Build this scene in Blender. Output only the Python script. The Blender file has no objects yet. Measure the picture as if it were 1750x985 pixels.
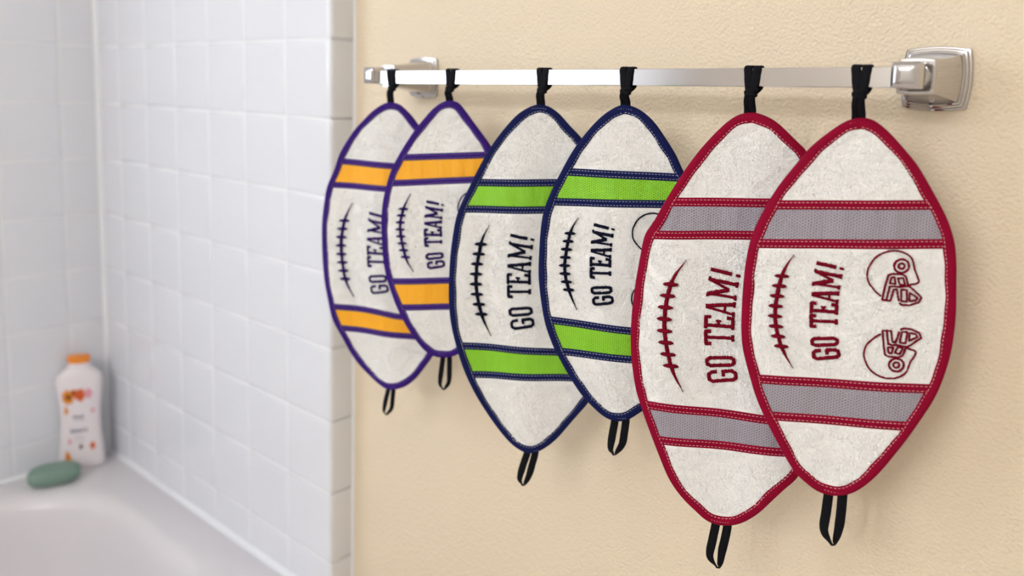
import bpy, bmesh, math, random
import numpy as np
from mathutils import Vector, Matrix

random.seed(7)
sc = bpy.context.scene
COL = sc.collection
CZ = 1.15                    # camera height above the floor, metres
STEP = 0.0396                # the tiled end wall stands this far in front of the painted wall
XE = -0.8967                 # where the tiling ends
XC = -1.6343                 # corner of the two tiled walls
TILE = 0.108
ZROW = CZ + 0.0655           # one horizontal tile joint
ZRIM = CZ - 0.752            # bathtub rim

# ------------------------------------------------------------------ helpers
def link(name, verts, faces, mats, parent=None, smooth=True, midx=None):
    me = bpy.data.meshes.new(name)
    me.from_pydata([tuple(map(float, v)) for v in verts], [], faces)
    for m in (mats if isinstance(mats, (list, tuple)) else [mats]):
        me.materials.append(m)
    if midx is not None:
        me.polygons.foreach_set('material_index', midx)
    if smooth:
        me.polygons.foreach_set('use_smooth', [True] * len(me.polygons))
    me.update()
    o = bpy.data.objects.new(name, me)
    COL.objects.link(o)
    if parent is not None:
        o.parent = parent
    return o

def fix_normals(o):
    bm = bmesh.new(); bm.from_mesh(o.data)
    bmesh.ops.recalc_face_normals(bm, faces=bm.faces)
    bm.to_mesh(o.data); bm.free()
    return o

def sharp(o, deg=35):
    me = o.data
    bm = bmesh.new(); bm.from_mesh(me)
    for e in bm.edges:
        if len(e.link_faces) == 2 and e.calc_face_angle(0) > math.radians(deg):
            e.smooth = False
    bm.to_mesh(me); bm.free()
    return o

def empty(name, loc, rz=0.0):
    o = bpy.data.objects.new(name, None)
    o.empty_display_size = 0.03
    o.location = loc
    o.rotation_euler = (0, 0, rz)
    COL.objects.link(o)
    return o

def tag(o, label=None, cat=None, group=None, kind=None):
    if label: o['label'] = label
    if cat: o['category'] = cat
    if group: o['group'] = group
    if kind: o['kind'] = kind
    return o

def structure(o):
    o['kind'] = 'structure'
    return o

class MB:
    """collects pieces that become one mesh"""
    def __init__(self): self.v = []; self.f = []
    def add(self, vs, fs):
        b = len(self.v); self.v += list(vs); self.f += [tuple(i + b for i in f) for f in fs]
    def box(self, a, b):
        x0, y0, z0 = a; x1, y1, z1 = b
        self.add([(x0,y0,z0),(x1,y0,z0),(x1,y1,z0),(x0,y1,z0),(x0,y0,z1),(x1,y0,z1),(x1,y1,z1),(x0,y1,z1)],
                 [(0,3,2,1),(4,5,6,7),(0,1,5,4),(1,2,6,5),(2,3,7,6),(3,0,4,7)])
    def loft(self, rings, cap0=True, cap1=True, closed=True):
        n = len(rings[0]); vs = [p for r in rings for p in r]; fs = []
        for i in range(len(rings) - 1):
            for j in range(n if closed else n - 1):
                k = (j + 1) % n
                fs.append((i*n + j, i*n + k, (i+1)*n + k, (i+1)*n + j))
        if cap0: fs.append(tuple(reversed(range(n))))
        if cap1: fs.append(tuple((len(rings)-1)*n + j for j in range(n)))
        self.add(vs, fs)
    def build(self, name, mat, parent=None, smooth=True, angle=None):
        o = fix_normals(link(name, self.v, self.f, mat, parent, smooth))
        if angle: sharp(o, angle)
        return o

def catmull(pts, n, closed=False):
    P = np.array(pts, float)
    m = len(P)
    out = []
    segs = m if closed else m - 1
    for i in range(segs):
        if closed:
            a, b, c, d = P[(i-1) % m], P[i], P[(i+1) % m], P[(i+2) % m]
        else:
            a, b, c, d = P[max(i-1, 0)], P[i], P[i+1], P[min(i+2, m-1)]
        for t in np.linspace(0, 1, 12, endpoint=False):
            out.append(0.5*((2*b) + (-a+c)*t + (2*a-5*b+4*c-d)*t*t + (-a+3*b-3*c+d)*t**3))
    if not closed: out.append(P[-1])
    out = np.array(out)
    if closed: out = np.vstack([out, out[:1]])
    s = np.concatenate([[0], np.cumsum(np.linalg.norm(np.diff(out, axis=0), axis=1))])
    q = np.linspace(0, s[-1], n + 1)[:-1] if closed else np.linspace(0, s[-1], n)
    return np.stack([np.interp(q, s, out[:, k]) for k in range(P.shape[1])], 1)

# ------------------------------------------------------------------ materials
def mat(name, base, rough=0.5, metal=0.0, **kw):
    m = bpy.data.materials.new(name); m.use_nodes = True
    b = m.node_tree.nodes['Principled BSDF']
    b.inputs['Base Color'].default_value = (*base, 1)
    b.inputs['Roughness'].default_value = rough
    b.inputs['Metallic'].default_value = metal
    for k, v in kw.items():
        b.inputs[k.replace('_', ' ')].default_value = v
    return m

def srgb(r, g, b):
    f = lambda c: (c/255/12.92) if c/255 <= 0.04045 else ((c/255 + 0.055)/1.055)**2.4
    return (f(r), f(g), f(b))

def N(m, kind, **kw):
    n = m.node_tree.nodes.new(kind)
    for k, v in kw.items(): setattr(n, k, v)
    return n

def wire(m, a, b): m.node_tree.links.new(a, b)

def add_bump(m, layers, dist=0.001, strength=1.0):
    """layers: (noise scale, weight, detail, distortion), in object space metres"""
    b = m.node_tree.nodes['Principled BSDF']
    tc = N(m, 'ShaderNodeTexCoord')
    acc = None
    for sca, w, det, dis in layers:
        t = N(m, 'ShaderNodeTexNoise')
        t.inputs['Scale'].default_value = sca
        t.inputs['Detail'].default_value = det
        t.inputs['Distortion'].default_value = dis
        wire(m, tc.outputs['Object'], t.inputs['Vector'])
        mu = N(m, 'ShaderNodeMath', operation='MULTIPLY'); mu.inputs[1].default_value = w
        wire(m, t.outputs['Fac'], mu.inputs[0])
        if acc is None: acc = mu.outputs[0]
        else:
            ad = N(m, 'ShaderNodeMath', operation='ADD')
            wire(m, acc, ad.inputs[0]); wire(m, mu.outputs[0], ad.inputs[1]); acc = ad.outputs[0]
    bp = N(m, 'ShaderNodeBump')
    bp.inputs['Distance'].default_value = dist
    bp.inputs['Strength'].default_value = strength
    wire(m, acc, bp.inputs['Height']); wire(m, bp.outputs['Normal'], b.inputs['Normal'])
    return acc

M = {}
M['paint'] = mat('cream orange peel paint', srgb(228, 213, 188), 0.75)
add_bump(M['paint'], [(340, 1.0, 0.5, 0.0), (140, 0.5, 0.0, 0.0)], 0.0014, 0.9)
M['tile'] = mat('white glazed tile', srgb(227, 230, 237), 0.16, Specular_IOR_Level=0.5)
add_bump(M['tile'], [(22, 1.0, 0.0, 0.0), (8, 1.4, 0.0, 0.0)], 0.0008, 0.3)
M['grout'] = mat('white grout', srgb(234, 235, 239), 0.7)
M['caulk'] = mat('white silicone caulk', srgb(238, 241, 247), 0.3)
M['tub'] = mat('white enamel', srgb(222, 219, 223), 0.28)
M['white'] = mat('white ceiling paint', srgb(226, 222, 216), 0.9)
M['plain'] = mat('off white wall paint', srgb(222, 214, 202), 0.85)
M['floor'] = mat('grey beige floor', srgb(226, 219, 210), 0.4)
M['chrome'] = mat('polished chrome', (0.60, 0.59, 0.61), 0.04, 1.0)
M['satin'] = mat('satin chrome', (0.54, 0.53, 0.54), 0.11, 1.0)
M['barmetal'] = mat('satin bar metal', (0.74, 0.74, 0.75), 0.15, 1.0)

def terry():
    m = mat('white terry cloth', srgb(254, 254, 253), 0.55, Specular_IOR_Level=0.35)
    b = m.node_tree.nodes['Principled BSDF']
    acc = add_bump(m, [(420, 1.0, 2.0, 1.6)], 0.0008, 0.6)
    b.inputs['Subsurface Weight'].default_value = 0.0
    return m
M['terry'] = terry()

def cloth(name, c, rough=0.75, bumpscale=900, sheen=0.0):
    m = mat(name, c, rough, Specular_IOR_Level=0.12)
    add_bump(m, [(bumpscale, 0.6, 1.0, 0.0), (90, 1.0, 2.0, 0.0)], 0.0006, 0.6)
    return m

def thread(name, c):
    """embroidery: satin stitch ridges across the object"""
    m = mat(name, c, 0.6, Specular_IOR_Level=0.1)
    tc = N(m, 'ShaderNodeTexCoord'); w = N(m, 'ShaderNodeTexNoise')
    mp = N(m, 'ShaderNodeMapping'); mp.inputs['Scale'].default_value = (600, 600, 2600)
    w.inputs['Scale'].default_value = 1.0
    wire(m, tc.outputs['Object'], mp.inputs['Vector']); wire(m, mp.outputs['Vector'], w.inputs['Vector'])
    bp = N(m, 'ShaderNodeBump'); bp.inputs['Distance'].default_value = 0.0006
    wire(m, w.outputs['Fac'], bp.inputs['Height'])
    wire(m, bp.outputs['Normal'], m.node_tree.nodes['Principled BSDF'].inputs['Normal'])
    return m

def honeycomb(name, dark, light, rough=0.45):
    """sports mesh with a honeycomb knit about 1.7 mm across"""
    m = mat(name, dark, rough)
    nt = m.node_tree; b = nt.nodes['Principled BSDF']
    tc = N(m, 'ShaderNodeTexCoord')
    warp = N(m, 'ShaderNodeTexNoise'); warp.inputs['Scale'].default_value = 45
    wm = N(m, 'ShaderNodeVectorMath', operation='SCALE'); wm.inputs['Scale'].default_value = 0.0022
    wire(m, tc.outputs['Object'], warp.inputs['Vector']); wire(m, warp.outputs['Color'], wm.inputs[0])
    va = N(m, 'ShaderNodeVectorMath', operation='ADD')
    wire(m, tc.outputs['Object'], va.inputs[0]); wire(m, wm.outputs[0], va.inputs[1])
    acc = None
    k = 2*math.pi/0.0020
    for a in (0, 60, 120):
        d = N(m, 'ShaderNodeVectorMath', operation='DOT_PRODUCT')
        d.inputs[1].default_value = (k*math.cos(math.radians(a)), 0, k*math.sin(math.radians(a)))
        wire(m, va.outputs[0], d.inputs[0])
        c = N(m, 'ShaderNodeMath', operation='COSINE'); wire(m, d.outputs['Value'], c.inputs[0])
        if acc is None: acc = c.outputs[0]
        else:
            ad = N(m, 'ShaderNodeMath', operation='ADD')
            wire(m, acc, ad.inputs[0]); wire(m, c.outputs[0], ad.inputs[1]); acc = ad.outputs[0]
    mr = N(m, 'ShaderNodeMapRange'); mr.inputs['From Min'].default_value = -1.5; mr.inputs['From Max'].default_value = 2.2
    mr.inputs['To Min'].default_value = 1; mr.inputs['To Max'].default_value = 0
    wire(m, acc, mr.inputs['Value'])
    mx = N(m, 'ShaderNodeMix', data_type='RGBA')
    mx.inputs[6].default_value = (*dark, 1); mx.inputs[7].default_value = (*light, 1)
    wire(m, mr.outputs['Result'], mx.inputs[0]); wire(m, mx.outputs[2], b.inputs['Base Color'])
    fold = N(m, 'ShaderNodeTexNoise'); fold.inputs['Scale'].default_value = 1.0
    mp = N(m, 'ShaderNodeMapping'); mp.inputs['Scale'].default_value = (60, 20, 14)
    wire(m, tc.outputs['Object'], mp.inputs['Vector']); wire(m, mp.outputs['Vector'], fold.inputs['Vector'])
    b1 = N(m, 'ShaderNodeBump'); b1.inputs['Distance'].default_value = 0.007; b1.inputs['Strength'].default_value = 0.6
    wire(m, fold.outputs['Fac'], b1.inputs['Height'])
    b2 = N(m, 'ShaderNodeBump'); b2.inputs['Distance'].default_value = 0.0004; b2.inputs['Strength'].default_value = 0.8
    wire(m, mr.outputs['Result'], b2.inputs['Height']); wire(m, b1.outputs['Normal'], b2.inputs['Normal'])
    wire(m, b2.outputs['Normal'], b.inputs['Normal'])
    return m

def elastic():
    m = mat('black ribbed elastic', srgb(14, 14, 20), 0.8, Specular_IOR_Level=0.15)
    add_bump(m, [(1500, 1.0, 1.0, 0.0)], 0.0005, 0.7)
    return m
M['elastic'] = elastic()

TEAM = {
    'purple':  dict(bind=cloth('purple binding', srgb(52, 24, 112)), emb=thread('purple embroidery', srgb(42, 16, 92)),
                    mesh=honeycomb('gold sports mesh', srgb(236, 150, 0), srgb(255, 190, 14)),
                    stitch=cloth('lilac thread', srgb(160, 145, 190))),
    'navy':    dict(bind=cloth('navy binding', srgb(18, 25, 74)), emb=thread('navy embroidery', srgb(9, 12, 38)),
                    mesh=honeycomb('lime sports mesh', srgb(96, 170, 8), srgb(148, 214, 36)),
                    stitch=cloth('pale grey thread', srgb(180, 184, 200))),
    'crimson': dict(bind=cloth('crimson binding', srgb(136, 0, 42)), emb=thread('crimson embroidery', srgb(120, 0, 30)),
                    mesh=honeycomb('silver grey sports mesh', srgb(124, 118, 130), srgb(170, 165, 176)),
                    stitch=cloth('pink beige thread', srgb(226, 176, 172))),
}

# outlines of the six towels in their own planes, millimetres
TOWELS = {
    1: dict(
        hang=(-727.3, -81.0, -15.2),
        yaw=25,
        bot=(4.3, -351.0),
        L=[(-9.0, -2.3), (-22.8, -11.4), (-34.3, -22.3), (-46.0, -33.5), (-57.6, -48.7), (-67.1, -64.4), (-74.3, -84.3), (-83.9, -106.7), (-88.2, -131.2), (-90.6, -155.7), (-89.8, -182.5), (-88.3, -203.7), (-85.1, -226.4), (-80.2, -248.2), (-74.1, -270.6), (-61.7, -291.9), (-50.8, -311.4), (-37.6, -328.2), (-20.4, -341.8), (-5.8, -349.3)],
        R=[(11.2, -1.7), (20.6, -8.9), (29.7, -17.9), (35.2, -24.8), None, (57.8, -303.2), (47.8, -317.8), (36.3, -333.8), (22.4, -345.7)],
        bands=[[(-62.2, -69.4), (3.0, -71.2)], [(-75.5, -106.2), (-8.0, -106.5)], [(-77.0, -249.9), (11.8, -253.8)], [(-59.3, -284.2), (35.9, -285.5)]],
        lace=[(-49.6, -123.0), (-59.7, -145.2), (-63.5, -176.0), (-57.1, -217.2), (-45.5, -239.5)],
    ),
    2: dict(
        hang=(-629.5, -81.0, -10.5),
        yaw=30,
        bot=(1.6, -292.3),
        L=[(-8.1, -2.2), (-18.3, -9.5), (-28.2, -20.6), (-38.3, -32.8), (-48.5, -48.1), (-58.9, -65.5), (-67.0, -81.9), (-73.0, -102.5), (-76.7, -121.1), (-78.0, -143.4), (-76.8, -166.3), (-75.4, -183.9), (-72.1, -200.5), (-66.7, -216.8), (-59.1, -234.8), (-50.2, -251.2), (-39.4, -267.1), (-28.4, -280.7), (-17.9, -289.5), (-7.4, -292.7)],
        R=[(10.1, -1.6), (18.4, -10.3), (26.5, -20.7), (34.9, -31.1), (43.2, -41.5), (48.2, -49.0), None, (14.6, -287.8), (5.5, -291.6)],
        bands=[[(-48.3, -61.0), (42.4, -54.4)], [(-66.8, -98.5), (24.0, -90.2)], [(-62.5, -204.0), (3.3, -198.2)], [(-47.2, -240.5), (3.3, -235.9)]],
        lace=[(-42.1, -105.3), (-50.3, -123.0), (-54.0, -146.3), (-46.9, -178.4), (-37.3, -194.3)],
    ),
    3: dict(
        hang=(-502.5, -81.0, -10.7),
        yaw=30,
        bot=(4.4, -363.8),
        L=[(-9.4, -2.8), (-21.8, -10.9), (-34.3, -24.9), (-44.8, -38.9), (-55.0, -55.3), (-63.5, -71.7), (-71.7, -89.2), (-80.0, -107.9), (-84.7, -124.6), (-87.8, -146.7), (-89.6, -171.0), (-89.8, -202.0), (-87.5, -226.4), (-82.2, -249.4), (-74.8, -272.9), (-66.1, -293.9), (-53.5, -316.5), (-38.7, -336.9), (-21.6, -354.4), (-7.2, -362.5)],
        R=[(9.5, -1.8), (20.2, -8.7), (30.8, -19.7), (42.8, -31.4), None, (60.0, -305.0), (45.0, -325.7), (29.6, -346.5), (16.0, -358.6)],
        bands=[[(-57.8, -77.7), (18.0, -74.1)], [(-73.4, -113.6), (5.5, -109.9)], [(-73.9, -251.2), (24.0, -249.6)], [(-56.9, -289.2), (43.4, -282.8)]],
        lace=[(-47.5, -124.3), (-56.3, -145.0), (-60.9, -184.2), (-54.5, -218.7), (-43.3, -242.1)],
    ),
    4: dict(
        hang=(-402.8, -81.0, -8.0),
        yaw=25,
        bot=(7.8, -302.1),
        L=[(-8.3, -2.8), (-19.6, -10.8), (-30.7, -22.6), (-42.2, -37.8), (-49.6, -49.7), (-58.8, -67.9), (-66.4, -84.4), (-72.8, -102.9), (-75.3, -121.1), (-76.1, -145.5), (-75.8, -166.2), (-74.2, -180.5), (-72.0, -193.4), (-67.9, -212.5), (-59.6, -233.8), (-50.3, -250.4), (-38.6, -268.9), (-27.3, -282.8), (-14.0, -294.3), (-3.0, -300.7)],
        R=[(8.9, -1.7), (18.4, -6.7), (28.4, -15.6), (38.3, -28.5), (48.4, -43.3), (54.5, -55.3), None, (26.9, -291.9), (18.1, -298.8)],
        bands=[[(-44.1, -61.1), (50.1, -60.7)], [(-63.7, -97.9), (35.9, -93.6)], [(-61.1, -205.9), (13.9, -207.8)], [(-45.0, -243.3), (16.4, -243.0)]],
        lace=[(-39.0, -107.5), (-46.3, -123.8), (-50.2, -155.3), (-45.1, -178.3), (-36.4, -196.5)],
    ),
    5: dict(
        hang=(-280.1, -81.0, -10.5),
        yaw=23,
        bot=(-4.6, -360.2),
        L=[(-9.6, -2.2), (-18.5, -8.5), (-29.2, -19.9), (-40.4, -34.1), (-49.3, -47.7), (-58.2, -63.4), (-67.7, -81.4), (-74.9, -96.4), (-82.4, -109.3), (-85.5, -128.7), (-88.5, -152.2), (-90.4, -177.8), (-90.6, -202.8), (-88.2, -226.5), (-84.2, -246.7), (-77.5, -266.5), (-69.9, -284.4), (-60.1, -306.1), (-50.1, -325.7), (-38.4, -340.0), (-26.7, -349.8), (-15.7, -358.0)],
        R=[(7.4, -1.2), (18.7, -6.2), (28.5, -14.5), (38.2, -23.7), (44.0, -29.1), None, (56.1, -305.7), (47.0, -316.2), (37.5, -327.9), (28.0, -340.4), (18.0, -350.3), (8.1, -356.9)],
        bands=[[(-53.8, -73.9), (20.9, -69.5)], [(-73.2, -111.6), (6.4, -105.3)], [(-72.3, -257.1), (22.7, -254.1)], [(-57.1, -294.8), (43.3, -288.1)]],
        lace=[(-45.6, -127.1), (-57.3, -149.3), (-61.0, -184.5), (-53.7, -220.9), (-41.9, -243.4)],
    ),
    6: dict(
        hang=(-193.8, -81.0, -11.3),
        yaw=22,
        bot=(2.4, -299.6),
        L=[(-10.4, -3.3), (-23.1, -13.3), (-34.2, -24.5), (-43.5, -37.8), (-53.3, -52.3), (-61.1, -66.9), (-68.0, -82.5), (-73.4, -100.1), (-76.0, -119.5), (-76.8, -141.1), (-76.5, -164.4), (-75.6, -178.6), (-73.5, -190.8), (-67.6, -209.8), (-60.8, -228.9), (-51.5, -247.4), (-41.4, -264.7), (-29.2, -283.8), (-17.7, -293.6), (-8.6, -298.7)],
        R=[(9.4, -1.8), (19.6, -9.7), (29.9, -20.5), (40.8, -33.2), (49.7, -46.8), (58.9, -62.1), (65.3, -74.0), (70.4, -87.8), (73.1, -101.8), (74.6, -119.5), (76.2, -142.6), (76.0, -163.7), (74.2, -180.6), (70.2, -199.6), (64.2, -216.4), (53.9, -238.0), (45.0, -254.6), (33.3, -274.3), (23.9, -286.7), (14.1, -295.3)],
        bands=[[(-50.7, -66.0), (46.0, -59.3)], [(-66.6, -105.4), (62.9, -94.8)], [(-61.2, -207.9), (62.0, -198.7)], [(-44.5, -244.1), (45.3, -237.6)]],
        lace=[(-40.2, -107.9), (-48.1, -125.8), (-51.1, -157.4), (-45.1, -181.5), (-35.0, -198.9)],
    ),
}
PANE, CEIL, VAN, FSTOP, EXPO = 3.0, 3.0, 70.0, 3.4, 0.38

# ------------------------------------------------------------------ towels
class Towel:
    """A football-shaped terry towel. u runs across, v up, w out of its face (mm)."""
    def __init__(self, idx, team, small, label, seed):
        d = TOWELS[idx]
        self.idx = idx; self.small = small; self.M = TEAM[team]; self.rs = random.Random(seed)
        hx, hy, hz = d['hang']
        self.origin = (hx/1000, hy/1000, CZ + hz/1000)
        self.rz = math.radians(d['yaw'])
        self.root = tag(empty('football_towel', self.origin, self.rz), label, 'towel', 'football-shaped towels on the bar')
        bu, bv = d['bot']; self.bu, self.bv = bu, bv
        ax = lambda v: bu*v/bv
        L = list(d['L']); R = list(d['R'])
        if None in R:
            i = R.index(None); up, lo = R[:i], R[i+1:]
            vt = min(q[1] for q in up) - 6; vb = max(q[1] for q in lo) + 6
            mid = [(2*ax(v) - u, v) for u, v in L if vb < v < vt]
            # ease the mirrored side towards the traced ends
            lv = np.array([q[1] for q in L][::-1]); lu = np.array([q[0] for q in L][::-1])
            mir = lambda v: 2*ax(v) - np.interp(v, lv, lu)
            du = up[-1][0] - mir(up[-1][1]); dl = lo[0][0] - mir(lo[0][1])
            mm = []
            for u, v in mid:
                f = (up[-1][1] - v)/(up[-1][1] - lo[0][1])
                k = du*max(0, 1 - 3*f) + dl*max(0, 3*f - 2)
                mm.append((u + k, v))
            R = up + mm + lo
        R = sorted(R, key=lambda q: -q[1])
        loop = [(0, 0)] + R + [(bu, bv)] + L[::-1]
        pts = catmull(loop, 360, True)
        for _ in range(3):
            pts = (np.roll(pts, 1, 0) + 2*pts + np.roll(pts, -1, 0))/4
        self.loop = pts
        it = int(np.argmax(pts[:, 1])); pts = np.roll(pts, -it, 0)
        ib = int(np.argmin(pts[:, 1]))
        self.right = pts[:ib+1]; self.left = np.vstack([pts[ib:], pts[:1]])[::-1]
        self.vt = pts[0, 1]; self.vb = pts[ib, 1]
        self.ph = self.rs.uniform(0, 6.28)
        self.amp = {1: 2.4, 2: 1.0, 3: 2.0, 4: 1.3, 5: 1.6, 6: 0.8}[idx]
        self.bands = [[tuple(q) for q in b] for b in d['bands']]
        self.lace = d['lace']
        self.build()

    def uR(self, v): return np.interp(-v, -self.right[:, 1], self.right[:, 0])
    def uL(self, v): return np.interp(-v, -self.left[:, 1], self.left[:, 0])
    def wave(self, u, v):
        s = 1 - math.exp(-max(0.0, -v)/40)
        a = self.amp
        return s*(a*math.sin(u/13.0 + self.ph + v/190) + 0.5*a*math.sin(u/27 - v/60 + 2*self.ph)
                  + 0.6*math.sin(v/31 + self.ph*3)) - 3.0*s*(u/80)**2
    def T(self, u, v, w):
        return (u/1000, -(w + self.wave(u, v))/1000, v/1000)

    def strip(self, mb, path, halfw, w0, thick, close=False, dome=0.0, jitter=0.0):
        """a ribbon lying on the face: path (n,2) in mm, half width (scalar or list)"""
        P = np.array(path, float); n = len(P)
        if np.isscalar(halfw): halfw = [halfw]*n
        rings = []
        for i in range(n):
            if close: t = P[(i+1) % n] - P[i-1]
            else: t = P[min(i+1, n-1)] - P[max(i-1, 0)]
            t = t/(np.linalg.norm(t) + 1e-9); nn = np.array([-t[1], t[0]])
            r = []
            hl = halfw[i]*(1 + self.rs.uniform(-jitter, jitter)); hr = halfw[i]*(1 + self.rs.uniform(-jitter, jitter))
            prof = [(-hl, w0), (-hl*0.92, w0 + thick*0.75), (0 if dome else -hl*0.3, w0 + thick + dome),
                    (hr*0.92, w0 + thick*0.75), (hr, w0)]
            if not dome: prof.insert(3, (hr*0.3, w0 + thick))
            for a, w in prof:
                q = P[i] + nn*a; r.append(self.T(q[0], q[1], w))
            rings.append(r)
        if close: rings.append(rings[0])
        mb.loft(rings, cap0=not close, cap1=not close)

    def dashes(self, mb, path, w, length=2.0, gap=1.1, hw=0.25, th=0.3):
        P = np.array(path, float)
        s = np.concatenate([[0], np.cumsum(np.linalg.norm(np.diff(P, axis=0), axis=1))])
        x = gap/2
        while x + length < s[-1]:
            q = [np.array([np.interp(x + length*f, s, P[:, 0]), np.interp(x + length*f, s, P[:, 1])]) for f in (0, .2, .8, 1)]
            t = (q[3] - q[0]); t /= np.linalg.norm(t) + 1e-9; nn = np.array([-t[1], t[0]])*hw
            vs = []
            for k, c in enumerate(q):
                f = 0.35 if k in (0, 3) else 1.0; h = 0.0 if k in (0, 3) else th
                for a, z in ((-1, -0.15), (0, h), (1, -0.15)):
                    p2 = c + nn*a*f; vs.append(self.T(p2[0], p2[1], w + z))
            fs = []
            for k in range(3):
                for j in range(2): fs.append((k*3+j, k*3+j+1, k*3+j+4, k*3+j+3))
            mb.add(vs, fs)
            x += length + gap*self.rs.uniform(0.85, 1.15)

    def band_v(self, k, u):
        (u0, v0), (u1, v1) = self.bands[k]
        if self.idx == 1 and k == 2: return np.interp(u, [-95, -77, -33, -9, 11.8, 60], [-248.5, -249.9, -250.2, -251, -253.8, -256])
        return v0 + (v1 - v0)*(u - u0)/(u1 - u0)

    def crossing(self, k, side):
        """u where band line k meets the outline"""
        u = 0.0
        for _ in range(20):
            v = self.band_v(k, u); u = float(self.uR(v) if side > 0 else self.uL(v))
        return u

    def pile(self):
        """the looped pile of the terry: thousands of short leaning tufts on the front face"""
        body = [o for o in COL.objects if o.parent == self.root and o.name.startswith('terry_body')][0]
        rg = np.random.default_rng(self.idx)
        n = 70000 if self.small else 100000
        v = rg.uniform(self.vb + 11.5, self.vt - 9, n)
        u = rg.uniform(-100, 100, n)
        a = np.interp(-v, -self.left[:, 1], self.left[:, 0]) + 8.9; b = np.interp(-v, -self.right[:, 1], self.right[:, 0]) - 8.9
        keep = (u > a) & (u < b)
        for t, bt in ((0, 1), (2, 3)):
            def line(k):
                (u0, v0), (u1, v1) = self.bands[k]
                return v0 + (v1 - v0)*(u - u0)/(u1 - u0)
            keep &= ~((v < line(t) + 2.6) & (v > line(bt) - 0.6))
        u = u[keep]; v = v[keep]; n = len(u)
        # direction: mostly downwards, swirling in clumps
        f1 = np.sin(u/4.1 + 1.7*np.sin(v/5.3 + self.ph)) + np.sin(v/3.7 + 1.9*np.sin(u/6.1))
        f2 = np.sin(u/11.0 + 2.1*np.sin(v/14.0)) + np.sin(v/9.0 - 1.4*np.sin(u/12.5 + self.ph))
        th = -math.pi/2 + 0.6*f1 + 0.5*f2 + rg.normal(0, 0.4, n)
        L = rg.uniform(1.6, 3.2, n); W = rg.uniform(0.18, 0.38, n); Hh = rg.uniform(0.35, 1.55, n); roll = rg.normal(0, 0.22, n)
        dx, dy = np.cos(th), np.sin(th); px, py = -dy, dx
        s = 1 - np.exp(-np.maximum(0, -v)/40)
        am = self.amp
        wv = s*(am*np.sin(u/13.0 + self.ph + v/190) + 0.5*am*np.sin(u/27 - v/60 + 2*self.ph) + 0.6*np.sin(v/31 + self.ph*3)) - 3.0*s*(u/80)**2
        P = np.empty((n, 5, 3))
        for k, (al, wd, hh) in enumerate(((0, -.8, 0), (0, .8, 0), (.55, 1, .85), (.55, -1, .85), (1, 0, .55))):
            P[:, k, 0] = u + dx*L*al + px*W*wd; P[:, k, 2] = v + dy*L*al + py*W*wd; P[:, k, 1] = -(1.25 + Hh*hh + wv + roll*wd*(0.4 + hh))
        P = P.reshape(-1, 3)/1000
        me = body.data
        nv0 = len(me.vertices); nl0 = len(me.loops); np0 = len(me.polygons)
        co = np.empty(nv0*3); me.vertices.foreach_get('co', co)
        li = np.empty(nl0, dtype=np.int32); me.loops.foreach_get('vertex_index', li)
        ls = np.empty(np0, dtype=np.int32); me.polygons.foreach_get('loop_start', ls)
        base = nv0 + 5*np.arange(n)[:, None]
        idx = (base + np.array([0, 1, 2, 3, 3, 2, 4])[None, :]).ravel().astype(np.int32)
        st = (nl0 + 7*np.arange(n)[:, None] + np.array([0, 4])[None, :]).ravel().astype(np.int32)
        m2 = bpy.data.meshes.new('terry_body')
        m2.vertices.add(nv0 + 5*n); m2.vertices.foreach_set('co', np.concatenate([co, P.ravel()]))
        m2.loops.add(nl0 + 7*n); m2.loops.foreach_set('vertex_index', np.concatenate([li, idx]))
        m2.polygons.add(np0 + 2*n); m2.polygons.foreach_set('loop_start', np.concatenate([ls, st]))
        m2.polygons.foreach_set('use_smooth', np.ones(np0 + 2*n, dtype=bool))
        m2.materials.append(M['terry']); m2.update(calc_edges=True); m2.validate()
        body.data = m2

    def build(self):
        root = self.root; T = self.T; mt = self.M
        # terry body, front and back
        nv, nu = 110, 44
        vs = []; front = []; back = []
        for i in range(nv + 1):
            f = 0.5 - 0.5*math.cos(math.pi*i/nv)
            v = (self.vt - 2.5) + (self.vb + 2.5 - (self.vt - 2.5))*f
            a, b = float(self.uL(v)), float(self.uR(v))
            m = min(3.0, (b - a)*0.3); a += m; b -= m
            for j in range(nu + 1):
                u = a + (b - a)*j/nu
                front.append(T(u, v, 1.5)); back.append(T(u, v, -1.5))
        n1 = nu + 1; fs = []; off = len(front)
        for i in range(nv):
            for j in range(nu):
                q = (i*n1+j, i*n1+j+1, (i+1)*n1+j+1, (i+1)*n1+j)
                fs.append(q[::-1]); fs.append(tuple(x + off for x in q))
        link('terry_body', front + back, fs, M['terry'], root)
        self.pile()
        # binding wrapped round the edge
        loop = self.loop; n = len(loop)
        prof = [(7.9, 1.2), (8.1, 2.2), (7.2, 2.55), (4.0, 2.9), (1.2, 2.8), (0.2, 1.8), (-0.1, 0), (0.2, -1.8), (1.2, -2.8), (7.2, -2.6), (8.1, -2.2), (7.9, -1.2)]
        rings = []; inner = []
        for i in range(n):
            t = loop[(i+2) % n] - loop[i-2]; t /= np.linalg.norm(t)
            nn = np.array([t[1], -t[0]])
            c = np.array([self.bu/2, self.bv/2])
            if np.dot(c - loop[i], nn) < 0: nn = -nn
            if abs(np.dot(c - loop[i], nn)) < 1e-6: nn = c - loop[i]
            k = 1 + 0.05*math.sin(i*0.21 + self.ph) + 0.03*math.sin(i*0.53)
            rr = []
            for a, w in prof:
                q = loop[i] + nn*a*(k if a > 5 else 1); rr.append(T(q[0], q[1], w*(1 + 0.06*math.sin(i*0.37 + self.ph))))
            rings.append(rr); inner.append(loop[i] + nn*6.7*k)
        rings.append(rings[0]); mb = MB(); mb.loft(rings, False, False)
        bind = mb.build('edge_binding', mt['bind'], root)
        mb = MB(); self.dashes(mb, np.vstack([inner, inner[:1]]), 2.75)
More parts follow.
